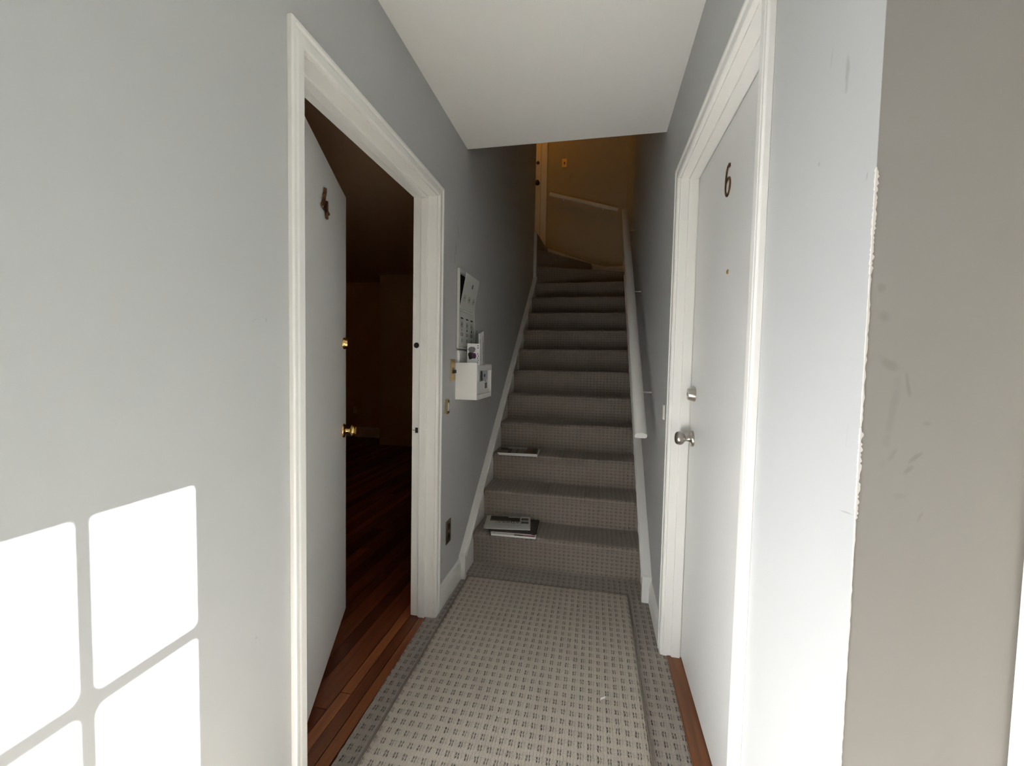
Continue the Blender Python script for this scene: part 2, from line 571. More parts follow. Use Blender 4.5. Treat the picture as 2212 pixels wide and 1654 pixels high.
# planks, each one its own piece
ROWS = [(.045, 1.10), (.050, .75), (.046, 1.55), (.098, 1.0), (.060, .60), (.090, .95), (.060, .50), (.085, .75)]
x = -0.789
rnd = random.Random(11)
row = 0
while x > -4.6:
    w = ROWS[row][0] if row < len(ROWS) else [.078, .058, .088, .064, .07, .083][row % 6]
    y = -0.2 - rnd.random() * .8 if row else .90
    while y < 6.2:
        ln = rnd.uniform(1.1, 2.6) if row else 1.05
        y1 = min(y + ln, 6.2)
        y0 = max(y, .0 if row else .90)
        if row == 0:
            y0, y1 = L0 - .015, L1 + .015
        elif x > XLi:
            y0, y1 = L0 - .015, L1 + .015
        if y1 - y0 > .1:
            MB().box(x - w + .0030, x, y0, y1 - .003, -.024, -.004 + rnd.uniform(-.0008, .0008)).build('plank', m_plank, fr).color = (ROWS[row][1] if row < len(ROWS) else rnd.choice((.5, .7, .85, 1.0, 1.35)),) * 3 + (1,)
        if x > XLi:
            break
        y += ln
    x -= w
    row += 1
tag(MB().prism([(-3.95, .50), (-3.88, .50), (-3.88, .385), (-3.95, .385)], 'y', 6.194, 6.2).build('outlet_plate', m_white, bevel=.002),
    'small white outlet plate low on the dark room wall', 'outlet')
struct('baseboard_room', MB().prism([(6.2, -.004), (6.184, -.004), (6.184, .14), (6.19, .165), (6.2, .165)], 'x', -5.0, XLi - .012), m_trim, 'white baseboard along the dark room wall', 'baseboard')

rl = tag(empty('unseen_ceiling_lamp', (-3.3, .55, 2.537)), 'added unseen amber fill lamp inside the dark room', 'lamp')  # fill lamp added out of view to warm and lift the room
MB().lathe([(0, 0), (.07, 0), (.07, -.02), (0, -.02)], 24).build('lamp_base', m_brassd, rl, smooth=True)
MB().lathe([(0, -.12), (.05, -.115), (.09, -.09), (.10, -.06), (.07, -.02), (0, -.02)], 28).build('lamp_glass', emit('amber_fill_glass', (1, .5, .15, 1), .6), rl, smooth=True)
rd = bpy.data.lights.new('room_fill_light', 'POINT')
rd.energy = 4.0
rd.color = (1.0, 0.48, 0.14)
rd.shadow_soft_size = .08
rb = bpy.data.objects.new('room_fill_light', rd)
COL.objects.link(rb)
rb.parent = rl
rb.location = (0, 0, -.22)

# outside ground beyond the front door
struct('floor_outside', MB().prism([(XE + .14, 12), (14, 12), (14, -14), (-10, -14), (-10, YF - .12), (XE + .14, YF - .12)], 'z', -.25, -.12), m_outside, 'paving outside the front door', 'floor')

# ------------------------------------------------------------------ door casings and jambs
PROF = [(0, 0), (0, .009), (.005, .013), (.026, .0135), (.031, .0105), (.034, .0105), (.038, .016), (.047, .016), (.050, .012), (.050, 0)]


def casing(parent, X, s, y0, y1, zt):
    """three mitred pieces on a wall face x = X, standing out by s*thickness"""
    def piece(fa, fb):
        vs = [fa(w, t) for w, t in PROF] + [fb(w, t) for w, t in PROF]
        n = len(PROF)
        fs = [(i, (i + 1) % n, n + (i + 1) % n, n + i) for i in range(n)] + [tuple(range(n)), tuple(range(2 * n - 1, n - 1, -1))]
        o = MB().add(vs, fs).build('casing', m_trim, parent)
        fixnormals(o)
        o.data.polygons.foreach_set('use_smooth', [False] * len(o.data.polygons))
        b = o.modifiers.new('bevel', 'BEVEL')
        b.width = .0012
        b.segments = 2
        b.limit_method = 'ANGLE'
        return o
    piece(lambda w, t: (X + s * t, y0 - w, 0), lambda w, t: (X + s * t, y0 - w, zt + w))
    piece(lambda w, t: (X + s * t, y1 + w, 0), lambda w, t: (X + s * t, y1 + w, zt + w))
    piece(lambda w, t: (X + s * t, y0 - w, zt + w), lambda w, t: (X + s * t, y1 + w, zt + w))


def jambs(parent, xa, xb, y0, y1, zt, xs0, xs1, stops=True):
    e = .004
    MB().box(xa, xb, y0 - .018, y0 + e, 0, zt).build('jamb', m_trim, parent, bevel=.001)
    far = MB().box(xa, xb, y1 - e, y1 + .018, 0, zt).build('jamb', m_trim, parent, bevel=.001)
    MB().box(xa, xb, y0 - .018, y1 + .018, zt - e, zt + .018).build('head_jamb', m_trim, parent, bevel=.001)
    k = .011
    MB().box(xs0, xs1, y0 + e, y0 + e + k, 0, zt - e).build('door_stop', m_trim, parent, bevel=.002)
    MB().box(xs0, xs1, y1 - e - k, y1 - e, 0, zt - e).build('door_stop', m_trim, parent, bevel=.002)
    MB().box(xs0, xs1, y0 + e + k, y1 - e - k, zt - e - k, zt - e).build('door_stop', m_trim, parent, bevel=.002)
    return far


t1 = tag(empty('trim_1', (0, 0, 0)), 'white moulded frame around the open doorway', 'door frame', kind='structure')
casing(t1, XL, 1, L0, L1, ZD)
jl = jambs(t1, XLi, XL, L0, L1, ZD, -.838, -.803)
# holes for the deadbolt and the latch in the far jamb
MB().lathe([(.0135, 0), (.0135, .0008)], 24, axis_y(-.860, 1.347, L1 - .004, -1)).build('bolt_hole', m_black, jl)
MB().box(-.879, -.849, L1 - .0046, L1 - .0038, .905, .962).build('strike_plate', m_white, jl)
MB().box(-.862, -.848, L1 - .0056, L1 - .0044, .920, .946).build('latch_hole', m_black, jl)
MB().box(-.876, -.862, L1 - .0052, L1 - .0042, .930, .936).build('strike_lip', m_nickel, jl)

t2 = tag(empty('trim_2', (0, 0, 0)), 'white moulded frame around the closed door', 'door frame', kind='structure')
casing(t2, XR, -1, R0, R1, ZD)
jambs(t2, XR, XRi, R0, R1, ZD, .352, .3885)

# ------------------------------------------------------------------ door 4 (open, swings into the dark room)
d4 = tag(empty('door_1', (XLi, L0 + .006, 0), math.radians(23.0)), 'grey white door standing open into the dark room, metal numeral 4', 'door', kind='structure')
MB().box(0, .040, .001, .905, .03, 2.043).build('door_leaf', m_door, d4, bevel=.0015)
KP = [(.0, 0), (.033, 0), (.033, .003), (.031, .006), (.022, .008), (.014, .012), (.0115, .020), (.0115, .030), (.016, .034), (.0265, .037), (.0285, .042),
      (.0285, .047), (.025, .052), (.019, .056), (.0195, .060), (.014, .063), (.0, .0635)]
k = MB().lathe(KP, 28, axis_x(.843, .934, .040)).build('door_knob', m_brass, d4, smooth=True)
k['label'] = 'brass door knob'
k = MB().lathe([(0, 0), (.027, 0), (.027, .004), (.0255, .006), (.0245, .016), (.023, .021), (.0, .021)], 28, axis_x(.846, 1.347, .040)).build('deadbolt', m_brass, d4, smooth=True)
MB().box(.0605, .062, .8448, .8472, 1.341, 1.353).build('key_slot', m_black, k)
MB().lathe([(0, 0), (.033, 0), (.033, .003), (.0115, .01), (.0115, .03), (.027, .038), (.027, .05), (.0, .056)], 20, axis_x(.843, .934, 0, -1)).build('door_knob', m_brass, d4, smooth=True)
num = MB()
num.ribbon([(.466, 1.910), (.461, 1.893), (.450, 1.866), (.433, 1.842), (.420, 1.832)], .0065, .044, .052)
num.ribbon([(.413, 1.836), (.46, 1.836), (.522, 1.836)], .0062, .044, .0515)
num.ribbon([(.489, 1.872), (.489, 1.836), (.489, 1.806)], .0065, .044, .0525)
num.lathe([(0, 0), (.003, 0), (.003, .006), (0, .006)], 10, axis_x(.489, 1.846, .040)).lathe([(0, 0), (.003, 0), (.003, .006), (0, .006)], 10, axis_x(.455, 1.885, .040))
o = fixnormals(num.build('door_number', m_copper, d4))
o['label'] = 'aged copper numeral 4'
for z in (.25, 1.05, 1.85):
    MB().lathe([(0, 0), (.006, 0), (.006, .09), (0, .09)], 12, Matrix.Translation((-.004, -.002, z))).build('hinge', m_brassd, d4, smooth=True)

# ------------------------------------------------------------------ door 6 (closed)
d6 = tag(empty('door_2', (.433, R1 - .0075, 0), math.pi), 'closed grey white flush door with metal numeral 6', 'door', kind='structure')
MB().box(0, .040, 0, R1 - R0 - .015, .012, ZD - .009).build('door_leaf', m_door, d6, bevel=.001)
KN = [(.0, 0), (.0325, 0), (.0325, .004), (.030, .008), (.018, .011), (.013, .016), (.0115, .026), (.0135, .031), (.021, .036), (.0265, .043), (.0285, .052), (.0265, .061), (.020, .067), (.010, .070), (.0, .0705)]
k = MB().lathe(KN, 32, axis_x(.060, .975, .040)).build('door_knob', m_nickel, d6, smooth=True)
k['label'] = 'satin nickel door knob'
k = MB().lathe([(0, 0), (.030, 0), (.030, .003), (.028, .010), (.024, .022), (.0225, .026), (.0, .027)], 32, axis_x(.060, 1.158, .040)).build('deadbolt', m_nickel, d6, smooth=True)
MB().box(.0665, .068, .0588, .0612, 1.152, 1.164).build('key_slot', m_black, k)
cy, cz, r = .405, 1.8440, .0240
loop = [(cy + r * math.sin(t), cz + r * 1.08 * math.cos(t)) for t in [2 * math.pi * i / 26 for i in range(26)]]
num = MB().ribbon(loop, .0046, .0402, .0442, closed=True)
stem = [(cy - r, cz), (cy - r + .0005, cz + .018), (cy - r + .003, cz + .036), (cy - r + .010, cz + .054), (cy - r + .021, cz + .0645), (cy + .006, cz + .067), (cy + .0125, cz + .063), (cy + .0135, cz + .056)]
num.ribbon(stem, .0048, .0402, .0444)
o = fixnormals(num.build('door_number', m_copper, d6))
o['label'] = 'aged copper numeral 6'
p = MB().lathe([(0, 0), (.0075, 0), (.0075, .002), (.0055, .0035), (.004, .0035), (.0035, .001), (0, .001)], 20, axis_x(.440, 1.569, .040)).build('peephole', m_brassd, d6, smooth=True)
MB().lathe([(0, 0), (.0036, 0), (.002, .0016), (0, .0018)], 14, axis_x(.440, 1.569, .0405)).build('lens', m_black, p, smooth=True)
tag(MB().box(.3355, .432, R0 + .004, R1 - .004, -.012, .006).build('threshold', m_thresh, bevel=.004), 'brown oak threshold strip under the closed door', 'threshold', kind='structure')

# ------------------------------------------------------------------ carpet of the hall, runner on it
def fuzzy(a, b, n, amp, rnd):
    (x0, y0), (x1, y1) = a, b
    return [(x0 + (x1 - x0) * i / n + rnd.uniform(-amp, amp), y0 + (y1 - y0) * i / n) for i in range(n + 1)]
rnd = random.Random(3)
cp = [(XE, YF), (XE, YE - .001), (XR, YE - .001), (XR, R0)] + fuzzy((.335, R0 + .002), (.338, R1 - .002), 60, .0016, rnd) + [(XR, R1), (XR, 2.50), (XL, 2.50), (XL, L1)] \
    + fuzzy((-.798, L1 - .002), (-.776, L0 + .002), 60, .0016, rnd) + [(XL, L0), (XL, YF)]
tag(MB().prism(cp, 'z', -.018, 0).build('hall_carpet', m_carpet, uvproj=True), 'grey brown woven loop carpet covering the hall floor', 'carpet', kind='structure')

run = empty('carpet_runner', (-.25, 1.2, 0))
tag(run, 'lighter beige woven runner lying on the hall carpet', 'runner')
def runner_mesh():
    """thin mat with rounded edges, slightly wavy on the floor"""
    x0, x1, y0, y1, T = -.700, .203, -.55, 2.298, .011
    nx, ny = 60, 150
    xs = [x0 + .0 + (x1 - x0) * i / nx for i in range(nx + 1)]
    ys = [y0 + (y1 - y0) * j / ny for j in range(ny + 1)]
    rings = [(0, .0005), (-.002, .004), (0, .009), (.006, T)]
    vs, fs, uv = [], [], []
    def h(x, y):
        return T + .0014 * math.sin(7 * x + 3 * y) * math.sin(4.1 * y + 1.3) * (1 if y < 2.1 else .4)
    def sk(x, y):      # the mat lies a touch askew
        return x + .008 * (y - 1.7) * -1, y + .012 * (x + .25)
    grid = {}
    for j, y in enumerate(ys):
        for i, x in enumerate(xs):
            xx, yy = sk(min(max(x, x0 + .005), x1 - .005), min(max(y, y0 + .005), y1 - .005))
            grid[i, j] = len(vs)
            vs.append((xx + .25, yy - 1.2, h(x, y)))
    for j in range(ny):
        for i in range(nx):
            q = [(i, j), (i + 1, j), (i + 1, j + 1), (i, j + 1)]
            fs.append(tuple(grid[a] for a in q))
            uv.append([(xs[a], ys[b]) for a, b in q])
    rim = [(i, 0) for i in range(nx)] + [(nx, j) for j in range(ny)] + [(i, ny) for i in range(nx, 0, -1)] + [(0, j) for j in range(ny, 0, -1)]
    prev = [grid[a] for a in rim]
    cx, cy = (x0 + x1) / 2, (y0 + y1) / 2
    binding_f = []
    for off, z in [(.004, .0095), (.0065, .006), (.006, .002), (.005, .0004)]:
        cur = []
        for (i, j), g in zip(rim, [grid[a] for a in rim]):
            bx, by, bz = vs[g]
            ox = -off if i == 0 else (off if i == nx else 0)
            oy = -off if j == 0 else (off if j == ny else 0)
            cur.append(len(vs))
            vs.append((bx + ox, by + oy, z))
        n = len(cur)
        for a in range(n):
            b = (a + 1) % n
            fs.append((prev[a], cur[a], cur[b], prev[b]))
            uv.append([(vs[t][0] - .25, vs[t][1] + 1.2) for t in (prev[a], cur[a], cur[b], prev[b])])
        prev = cur
    return MB().add(vs, fs, uv)
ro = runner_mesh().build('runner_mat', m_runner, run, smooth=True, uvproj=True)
fixnormals(ro)
# stitched binding along the edges, coloured dark to draw their shadow line too
def edge_bar(pts, r=.0042):
    mb = MB()
    for (xa, ya), (xb, yb) in zip(pts[:-1], pts[1:]):
        d = Vector((xb - xa, yb - ya, 0))
        L = d.length
        m = Matrix.Translation((xa, ya, .0080)) @ d.to_track_quat('Z', 'Y').to_matrix().to_4x4()
        mb.lathe([(r, 0), (r, L)], 8, m)
    return mb
def rsk(x, y):
    return (x - .008 * (y - 1.7) + .25, y + .012 * (x + .25) - 1.2)
for nm, a, b in (('far', (-.705, 2.302), (.207, 2.302)), ('l', (-.705, -.55), (-.705, 2.302)), ('r', (.207, -.55), (.207, 2.302))):
    edge_bar([rsk(*a), rsk(*b)]).build('edge_binding', m_binding, run, smooth=True)

sp = MB()
vs = [(0, 0, 0), (.019, .012, .001), (.021, .018, .004), (.003, .007, .0045)]
sp.add(vs + [(a, b, c + .0012) for a, b, c in vs], [(3, 2, 1, 0), (4, 5, 6, 7), (0, 1, 5, 4), (1, 2, 6, 5), (2, 3, 7, 6), (3, 0, 4, 7)])
o = tag(sp.build('paper_scrap', m_paper), 'tiny white paper scrap lying on the beige runner', 'scrap')
o.location = (.047, 1.537, .0125)

# ------------------------------------------------------------------ the stairs
st = tag(empty('staircase', (-.22, NOSE0, 0)), 'carpeted staircase rising straight and turning left at the top', 'staircase')
OFF = Vector((-.22, NOSE0, 0))


def straight_step(kk, y_back):
    yn = NOSE0 + RUN * (kk - 1)
    z0, z1 = RISE * (kk - 1), RISE * kk
    yr = yn + .026
    pr = [(yr, z0), (yr - .001, z0 + .03), (yr - .002, z1 - .075), (yr - .006, z1 - .048), (yn + .008, z1 - .034), (yn + .002, z1 - .026), (yn, z1 - .018),
          (yn + .002, z1 - .010), (yn + .008, z1 - .004), (yn + .018, z1 - .0008), (yn + .03, z1), (yn + .10, z1), (y_back, z1)]
    arc = [0]
    for a, b in zip(pr[:-1], pr[1:]):
        arc.append(arc[-1] + math.hypot(b[0] - a[0], b[1] - a[1]))
    nx = 8
    xs = [SXL + (SXR - SXL) * i / nx for i in range(nx + 1)]
    vs, fs, uv = [], [], []
    n = len(pr)
    v0 = kk * .44
    rn = random.Random(kk)
    for x in xs:
        wob = rn.uniform(-.0022, .0022)
        for (y, z) in pr:
            f = 1 if z1 - .05 < z and y < yn + .04 else 0
            vs.append((x - OFF.x, y + wob * f - OFF.y, z + wob * .5 * f))
    for i in range(nx):
        for j in range(n - 1):
            fs.append((i * n + j, (i + 1) * n + j, (i + 1) * n + j + 1, i * n + j + 1))
            uv.append([(xs[i], v0 + arc[j]), (xs[i + 1], v0 + arc[j]), (xs[i + 1], v0 + arc[j + 1]), (xs[i], v0 + arc[j + 1])])
    # closed body
    a, b = len(vs), len(vs) + 1
    vs += [(xs[0] - OFF.x, y_back - OFF.y, z0), (xs[-1] - OFF.x, y_back - OFF.y, z0)]
    l0 = list(range(n))
    r0 = [nx * n + j for j in range(n)]
    for f in ([a] + l0[::-1], [b] + r0, [l0[-1], r0[-1], b, a], [a, b, r0[0], l0[0]]):
        fs.append(tuple(f))
        uv.append([(vs[t][1], vs[t][2]) for t in f])
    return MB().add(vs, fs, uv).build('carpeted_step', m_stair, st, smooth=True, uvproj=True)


for kk in range(1, 11):
    straight_step(kk, NOSE0 + RUN * kk + .026)
y11 = NOSE0 + RUN * 10


def winder(poly, z0, z1):
    pts = [(a - OFF.x, b - OFF.y) for a, b in poly]
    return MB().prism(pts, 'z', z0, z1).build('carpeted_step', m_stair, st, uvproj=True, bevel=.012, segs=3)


winder([(SXL, y11), (SXR, y11), (SXR, YB - .005), (SXL, YB - .005)], RISE * 10, RISE * 11)
winder([(SXL, YP + .012), (SXR + .013, 5.30), (SXR + .013, YB - .005), (SXL, YB - .005)], RISE * 11, RISE * 12)
winder([(SXL, YP + .014), (-.095, YB - .005), (SXL, YB - .005)], RISE * 12, RISE * 13)
winder([(SXL - .004, YP + .004), (-.700, YB - .005), (-3.07, YB - .005), (-3.07, YP + .004)], RISE * 13, RISE * 14)

# skirts with moulded caps along both sides, baseboards beside them
def skirt(nm, xa, xb, s, top_end, label):
    """wall side xa, stair side xb; cap stands out further by s"""
    root = tag(empty(nm), label, 'trim', kind='structure')
    sl = RISE / RUN
    y0, z0 = 2.275, .140
    y1 = YP
    z1 = z0 + sl * (y1 - y0) - .02
    MB().prism([(y0, 0), (y0, z0), (y1, z1), (y1, z1 - .55), (y0 + .42, 0)], 'x', xa, xb).build('skirt_board', m_trim, root)
    d = Vector((y1 - y0, z1 - z0)).normalized()
    nrm = Vector((-d.y, d.x))
    def bar(w0, w1, t0, t1):
        return MB().prism([(y0 + nrm.x * w0, z0 + nrm.y * w0), (y1 + nrm.x * w0, z1 + nrm.y * w0), (y1 + nrm.x * w1, z1 + nrm.y * w1), (y0 + nrm.x * w1, z0 + nrm.y * w1)], 'x', t0, t1)
    cap = bar(-.030, .006, xa, xb + s * .017).build('cap', m_trim, root, bevel=.003)
    bar(-.018, -.004, xb + s * .015, xb + s * .021).build('cap_bead', m_trim, cap, bevel=.002)
    MB().prism([(y0 - .012, 0), (y0 - .012, z0 + .004), (y0 + .018, z0 + .004 + .012), (y0 + .018, 0)], 'x', xa, xb + s * .017).build('cap_return', m_trim, root, bevel=.003)
    return root, z1
sk1, zt = skirt('trim_3', XL, SXL, 1, True, 'white stair skirt with moulded cap on the left wall')
MB().box(XL - .002, SXL + .009, YP - .032, YP + .004, zt - .05, 2.80).build('cap_upright', m_trim, sk1, bevel=.002)
sk2, zt2 = skirt('trim_4', XR, SXR, -1, False, 'white stair skirt with moulded cap on the right wall')
MB().prism([(YP, zt2 - .03), (YP, zt2 + .01), (5.26, 2.56), (5.40, 2.60), (YB, 2.60), (YB, 2.3), (YP, 1.9)], 'x', XR, SXR + .008).build('skirt_board', m_trim, sk2)
BBP = [(0, 0), (.014, 0), (.014, .085), (.009, .110), (.004, .122), (0, .122)]
for nm, X, s, y0, y1, lab in (('baseboard_left', XL, 1, L1 + .05, 2.264, 'short white baseboard on the left between door frame and stairs'),
                              ('baseboard_right', XR, -1, R1 + .05, 2.264, 'short white baseboard on the right between door frame and stairs')):
    vs = [(X + s * t, y0, z) for t, z in BBP] + [(X + s * t, y1, z) for t, z in BBP]
    n = len(BBP)
    o = MB().add(vs, [(i, (i + 1) % n, n + (i + 1) % n, n + i) for i in range(n)] + [tuple(range(n)), tuple(range(2 * n - 1, n - 1, -1))]).build(nm, m_trim)
    fixnormals(o)
    tag(o, lab, 'baseboard', kind='structure')
# base trim along the winders on the end wall
t5 = tag(empty('trim_5'), 'base trim climbing the end wall beside the turning steps', 'trim', kind='structure')
MB().prism([(XR, 2.40), (XR, 2.560), (.08, 2.553), (-.10, 2.60), (-.70, 2.82), (-.70, 2.6), (-.3, 2.40)], 'y', YB - .014, YB).build('skirt_board', m_trim, t5)
MB().prism([(XR, 2.545), (XR, 2.575), (.08, 2.570), (-.10, 2.612), (-.70, 2.835), (-.70, 2.805), (-.10, 2.585), (.08, 2.540)], 'y', YB - .024, YB).build('cap', m_trim, t5)

# ------------------------------------------------------------------ handrails
hr = tag(empty('handrail', (.262, 2.28, .905)), 'white rounded handrail on the right stair wall', 'handrail')
def rail(pa, pb, w, h, name, parent, org, n=10):
    pa, pb = Vector(pa), Vector(pb)
    d = (pb - pa).normalized()
    if abs(d.x) < .5:
        side = Vector((1, 0, 0))
    else:
        side = Vector((0, 1, 0))
    side = (side - d * side.dot(d)).normalized()
    up = side.cross(d)
    if up.z < 0:
        up = -up
    prof = [(-w / 2 * .72, -h / 2), (w / 2 * .72, -h / 2), (w / 2 * .92, -h / 2 + h * .12), (w / 2, -h * .1)]
    prof += [(w / 2 * math.cos(a), -h * .1 + h * .6 * math.sin(a)) for a in [math.pi * i / n for i in range(1, n)]]
    prof += [(-w / 2, -h * .1), (-w / 2 * .92, -h / 2 + h * .12)]
    m = len(prof)
    vs = [tuple(p + side * a + up * b - Vector(org)) for p in (pa, pb) for a, b in prof]
    fs = [(i, (i + 1) % m, m + (i + 1) % m, m + i) for i in range(m)] + [tuple(range(m)), tuple(range(2 * m - 1, m - 1, -1))]
    o = MB().add(vs, fs).build(name, m_trim, parent)
    fixnormals(o)
    o.data.polygons.foreach_set('use_smooth', [True] * len(o.data.polygons))
    o.data.set_sharp_from_angle(angle=math.radians(50))
    return o
PA, PB = Vector((.236, 2.245, .905)), Vector((.236, 4.53, .905 + (4.53 - 2.245) * .865))
rail(PA, PB, .064, .042, 'rail', hr, (.262, 2.28, .905))
for f in (.13, .5, .87):
    p = PA.lerp(PB, f) - Vector((.262, 2.28, .905))
    m = MB().box(p.x - .012, p.x + .012, p.y - .010, p.y + .010, p.z - .055, p.z - .02).box(p.x, XR - .262, p.y - .004, p.y + .004, p.z - .052, p.z - .044)
    m.build('bracket', m_trim, hr, bevel=.002)
h2 = tag(empty('handrail', (-.24, YB, 3.40)), 'short white handrail sloping across the lamp-warmed end wall', 'handrail')
rail((-.690, YB - .055, 3.548), (.212, YB - .055, 3.290), .038, .048, 'rail', h2, (-.24, YB, 3.40))
for xx, zz in ((-.5, 3.494), (.02, 3.345)):
    MB().box(xx + .24 - .008, xx + .24 + .008, -.055, 0, zz - 3.40 - .045, zz - 3.40 - .02).build('bracket', m_trim, h2, bevel=.002)

# ------------------------------------------------------------------ upper landing: door, switch, hook, lamp
t6 = tag(empty('trim_6'), 'frame of the door at the top of the stairs', 'door frame', kind='structure')
MB().box(-.815, -.735, YB - .016, YB, 2.818, 4.92).build('casing', m_trim, t6, bevel=.003)
MB().box(-1.70, -1.62, YB - .016, YB, 2.818, 4.92).build('casing', m_trim, t6, bevel=.003)
MB().box(-1.62, -.815, YB - .016, YB, 4.84, 4.92).build('casing', m_trim, t6, bevel=.003)
d3 = tag(empty('door_3', (-1.2175, YB, 2.818)), 'narrow white door glimpsed at the top of the stairs', 'door', kind='structure')
MB().box(-.396, .396, -.010, -.001, .008, 2.018).build('door_leaf', m_trim, d3)
MB().lathe([(0, 0), (.030, 0), (.030, .004), (.011, .010), (.011, .028), (.024, .036), (.027, .046), (.020, .056), (0, .058)], 20, axis_y(.355, .90, -.010, -1)).build('door_knob', m_brown, d3, smooth=True)
MB().lathe([(0, 0), (.022, 0), (.018, .012), (0, .013)], 16, axis_y(.355, 1.17, -.010, -1)).build('deadbolt', m_brown, d3, smooth=True)


def plate(name, X, s, y, z, w, h, mat, t=.005):
    """wall plate on x = X facing s"""
    root = empty(name, (X, y, z))
    a, b = (0, s * t) if s > 0 else (s * t, 0)
    MB().box(min(a, b), max(a, b), -w / 2, w / 2, -h / 2, h / 2).build('cover_plate', mat, root, bevel=.002)
    return root


sw = tag(empty('light_switch', (-.505, YB, 3.962)), 'ivory switch plate glowing on the lamp-warmed end wall upstairs', 'switch')
MB().box(-.034, .034, -.005, 0, -.057, .057).build('cover_plate', plain('brushed_yellow_brass', (1.0, 0.82, 0.42, 1), 0.55, 1.0), sw, bevel=.002)
MB().box(-.006, .006, -.014, -.005, -.016, .012).build('toggle', m_brown, sw, bevel=.002)
hk = tag(empty('wall_hook', (-.425, YB, 3.79)), 'small metal hook on the lamp-warmed end wall below the switch', 'hook')
MB().box(-.007, .007, -.004, 0, -.03, .03).build('hook_plate', m_brassd, hk, bevel=.001)
mb = MB()
pts = [(-.004, .012), (-.022, .008), (-.030, -.008), (-.022, -.022), (-.010, -.024)]
for (ya, za), (yb, zb) in zip(pts[:-1], pts[1:]):
    d = Vector((0, yb - ya, zb - za))
    mb.lathe([(.004, 0), (.004, d.length)], 8, Matrix.Translation((.004, ya, za)) @ d.to_track_quat('Z', 'Y').to_matrix().to_4x4())
mb.build('hook_arm', m_brassd, hk, smooth=True)

lamp = tag(empty('unseen_ceiling_lamp', (-1.15, 5.02, ZU)), 'warm glass ceiling lamp over the upper landing', 'lamp')
MB().lathe([(0, 0), (.085, 0), (.085, -.03), (0, -.03)], 24).build('lamp_base', m_brassd, lamp, smooth=True)
LCOL = (1.0, 0.40, 0.05)
MB().lathe([(0, -.16), (.06, -.155), (.11, -.125), (.13, -.08), (.11, -.045), (.085, -.03), (0, -.03)], 28).build('lamp_glass', emit('warm_lamp_glass', LCOL + (1,), 2.0), lamp, smooth=True)
ld = bpy.data.lights.new('lamp_bulb', 'POINT')
ld.energy = 4.2
ld.color = LCOL
ld.shadow_soft_size = .06
lo = bpy.data.objects.new('lamp_bulb', ld)
COL.objects.link(lo)
lo.parent = lamp
lo.location = (0, 0, -.24)

# ------------------------------------------------------------------ wall fittings in the hall
s1 = tag(plate('light_switch', XL, 1, 2.117, 1.226, .070, .116, m_brassd), 'brass light switch plate beside the open door frame', 'switch')
MB().box(.004, .022, -.005, .005, -.016, .002).build('toggle', m_brown, s1, bevel=.002)
MB().box(.0045, .0065, -.008, .008, -.018, .014).build('toggle_slot', m_brown, s1)
for zz in (-.042, .042):
    MB().lathe([(0, 0), (.0032, 0), (.002, .0012), (0, .0012)], 10, axis_x(0, zz, .005)).build('screw', m_brassd, s1, smooth=True)
b1 = tag(plate('doorbell_button', XL, 1, 2.033, 1.037, .040, .078, m_brassd, .008), 'small brass doorbell plate beside the open door frame', 'doorbell')
MB().box(.008, .012, -.006, .008, -.022, .022).build('button_bar', m_white, b1, bevel=.001)
MB().box(.0078, .0095, .010, .018, .012, .034).build('notch', m_black, b1)
MB().box(.0078, .0095, .010, .018, -.034, -.012).build('notch', m_black, b1)
o1 = tag(plate('outlet', XL, 1, 2.078, .360, .070, .125, m_bronze), 'dark brass wall outlet low on the left wall above the baseboard', 'outlet')
for zz in (-.027, .027):
    s_ = MB().lathe([(0, 0), (.0165, 0), (.0165, .0025), (0, .0025)], 20, axis_x(0, zz, .005)).build('socket', m_brown, o1, smooth=True)
    MB().box(.0073, .0078, -.007, -.005, zz - .004, zz + .006).build('slot', m_black, s_)
    MB().box(.0073, .0078, .005, .007, zz - .004, zz + .006).build('slot', m_black, s_)
MB().lathe([(0, 0), (.003, 0), (.002, .001), (0, .001)], 10, axis_x(0, 0, .005)).build('screw', m_nickel, o1, smooth=True)
b2 = tag(plate('doorbell_button', XR, -1, 2.072, 1.052, .036, .072, m_white, .006), 'small doorbell plate on the right wall beside the closed door frame', 'doorbell')
MB().box(-.008, -.006, -.008, .008, -.024, .024).build('button_bar', m_brassd, b2, bevel=.001)

# ------------------------------------------------------------------ letterbox panel with the loose flap
m_panel = painted('panel_paint', (0.60, 0.61, 0.585, 1), 0.45, 200, 0.05, 0.0004, 0.02)
mp = tag(empty('mailbox_panel', (XL, 2.318, 1.345)), 'white metal apartment mailbox panel with its upper flap hanging loose', 'mailbox')
PY0, PY1, PH = -.148, .148, .437       # local y and height; z from 0
MB().box(0, .002, PY0, PY1, 0, PH).build('recess_back', m_black, mp)
fbm = MB().box(0, .016, PY0, PY0 + .012, 0, PH).box(0, .016, PY1 - .012, PY1, 0, PH).box(0, .016, PY0 + .012, PY1 - .012, PH - .024, PH).box(0, .016, PY0 + .012, PY1 - .012, 0, .010)
fbm.build('frame', m_panel, mp, bevel=.0015)
MB().box(.004, .014, PY0 + .013, PY1 - .013, .209, .219).build('hinge_rail', m_panel, mp, bevel=.001)
ld_ = MB().box(.004, .013, PY0 + .013, PY1 - .013, .011, .208).build('lower_door', m_panel, mp, bevel=.001)
m_grey = plain('grey_groove', (0.16, 0.16, 0.15, 1), .6)


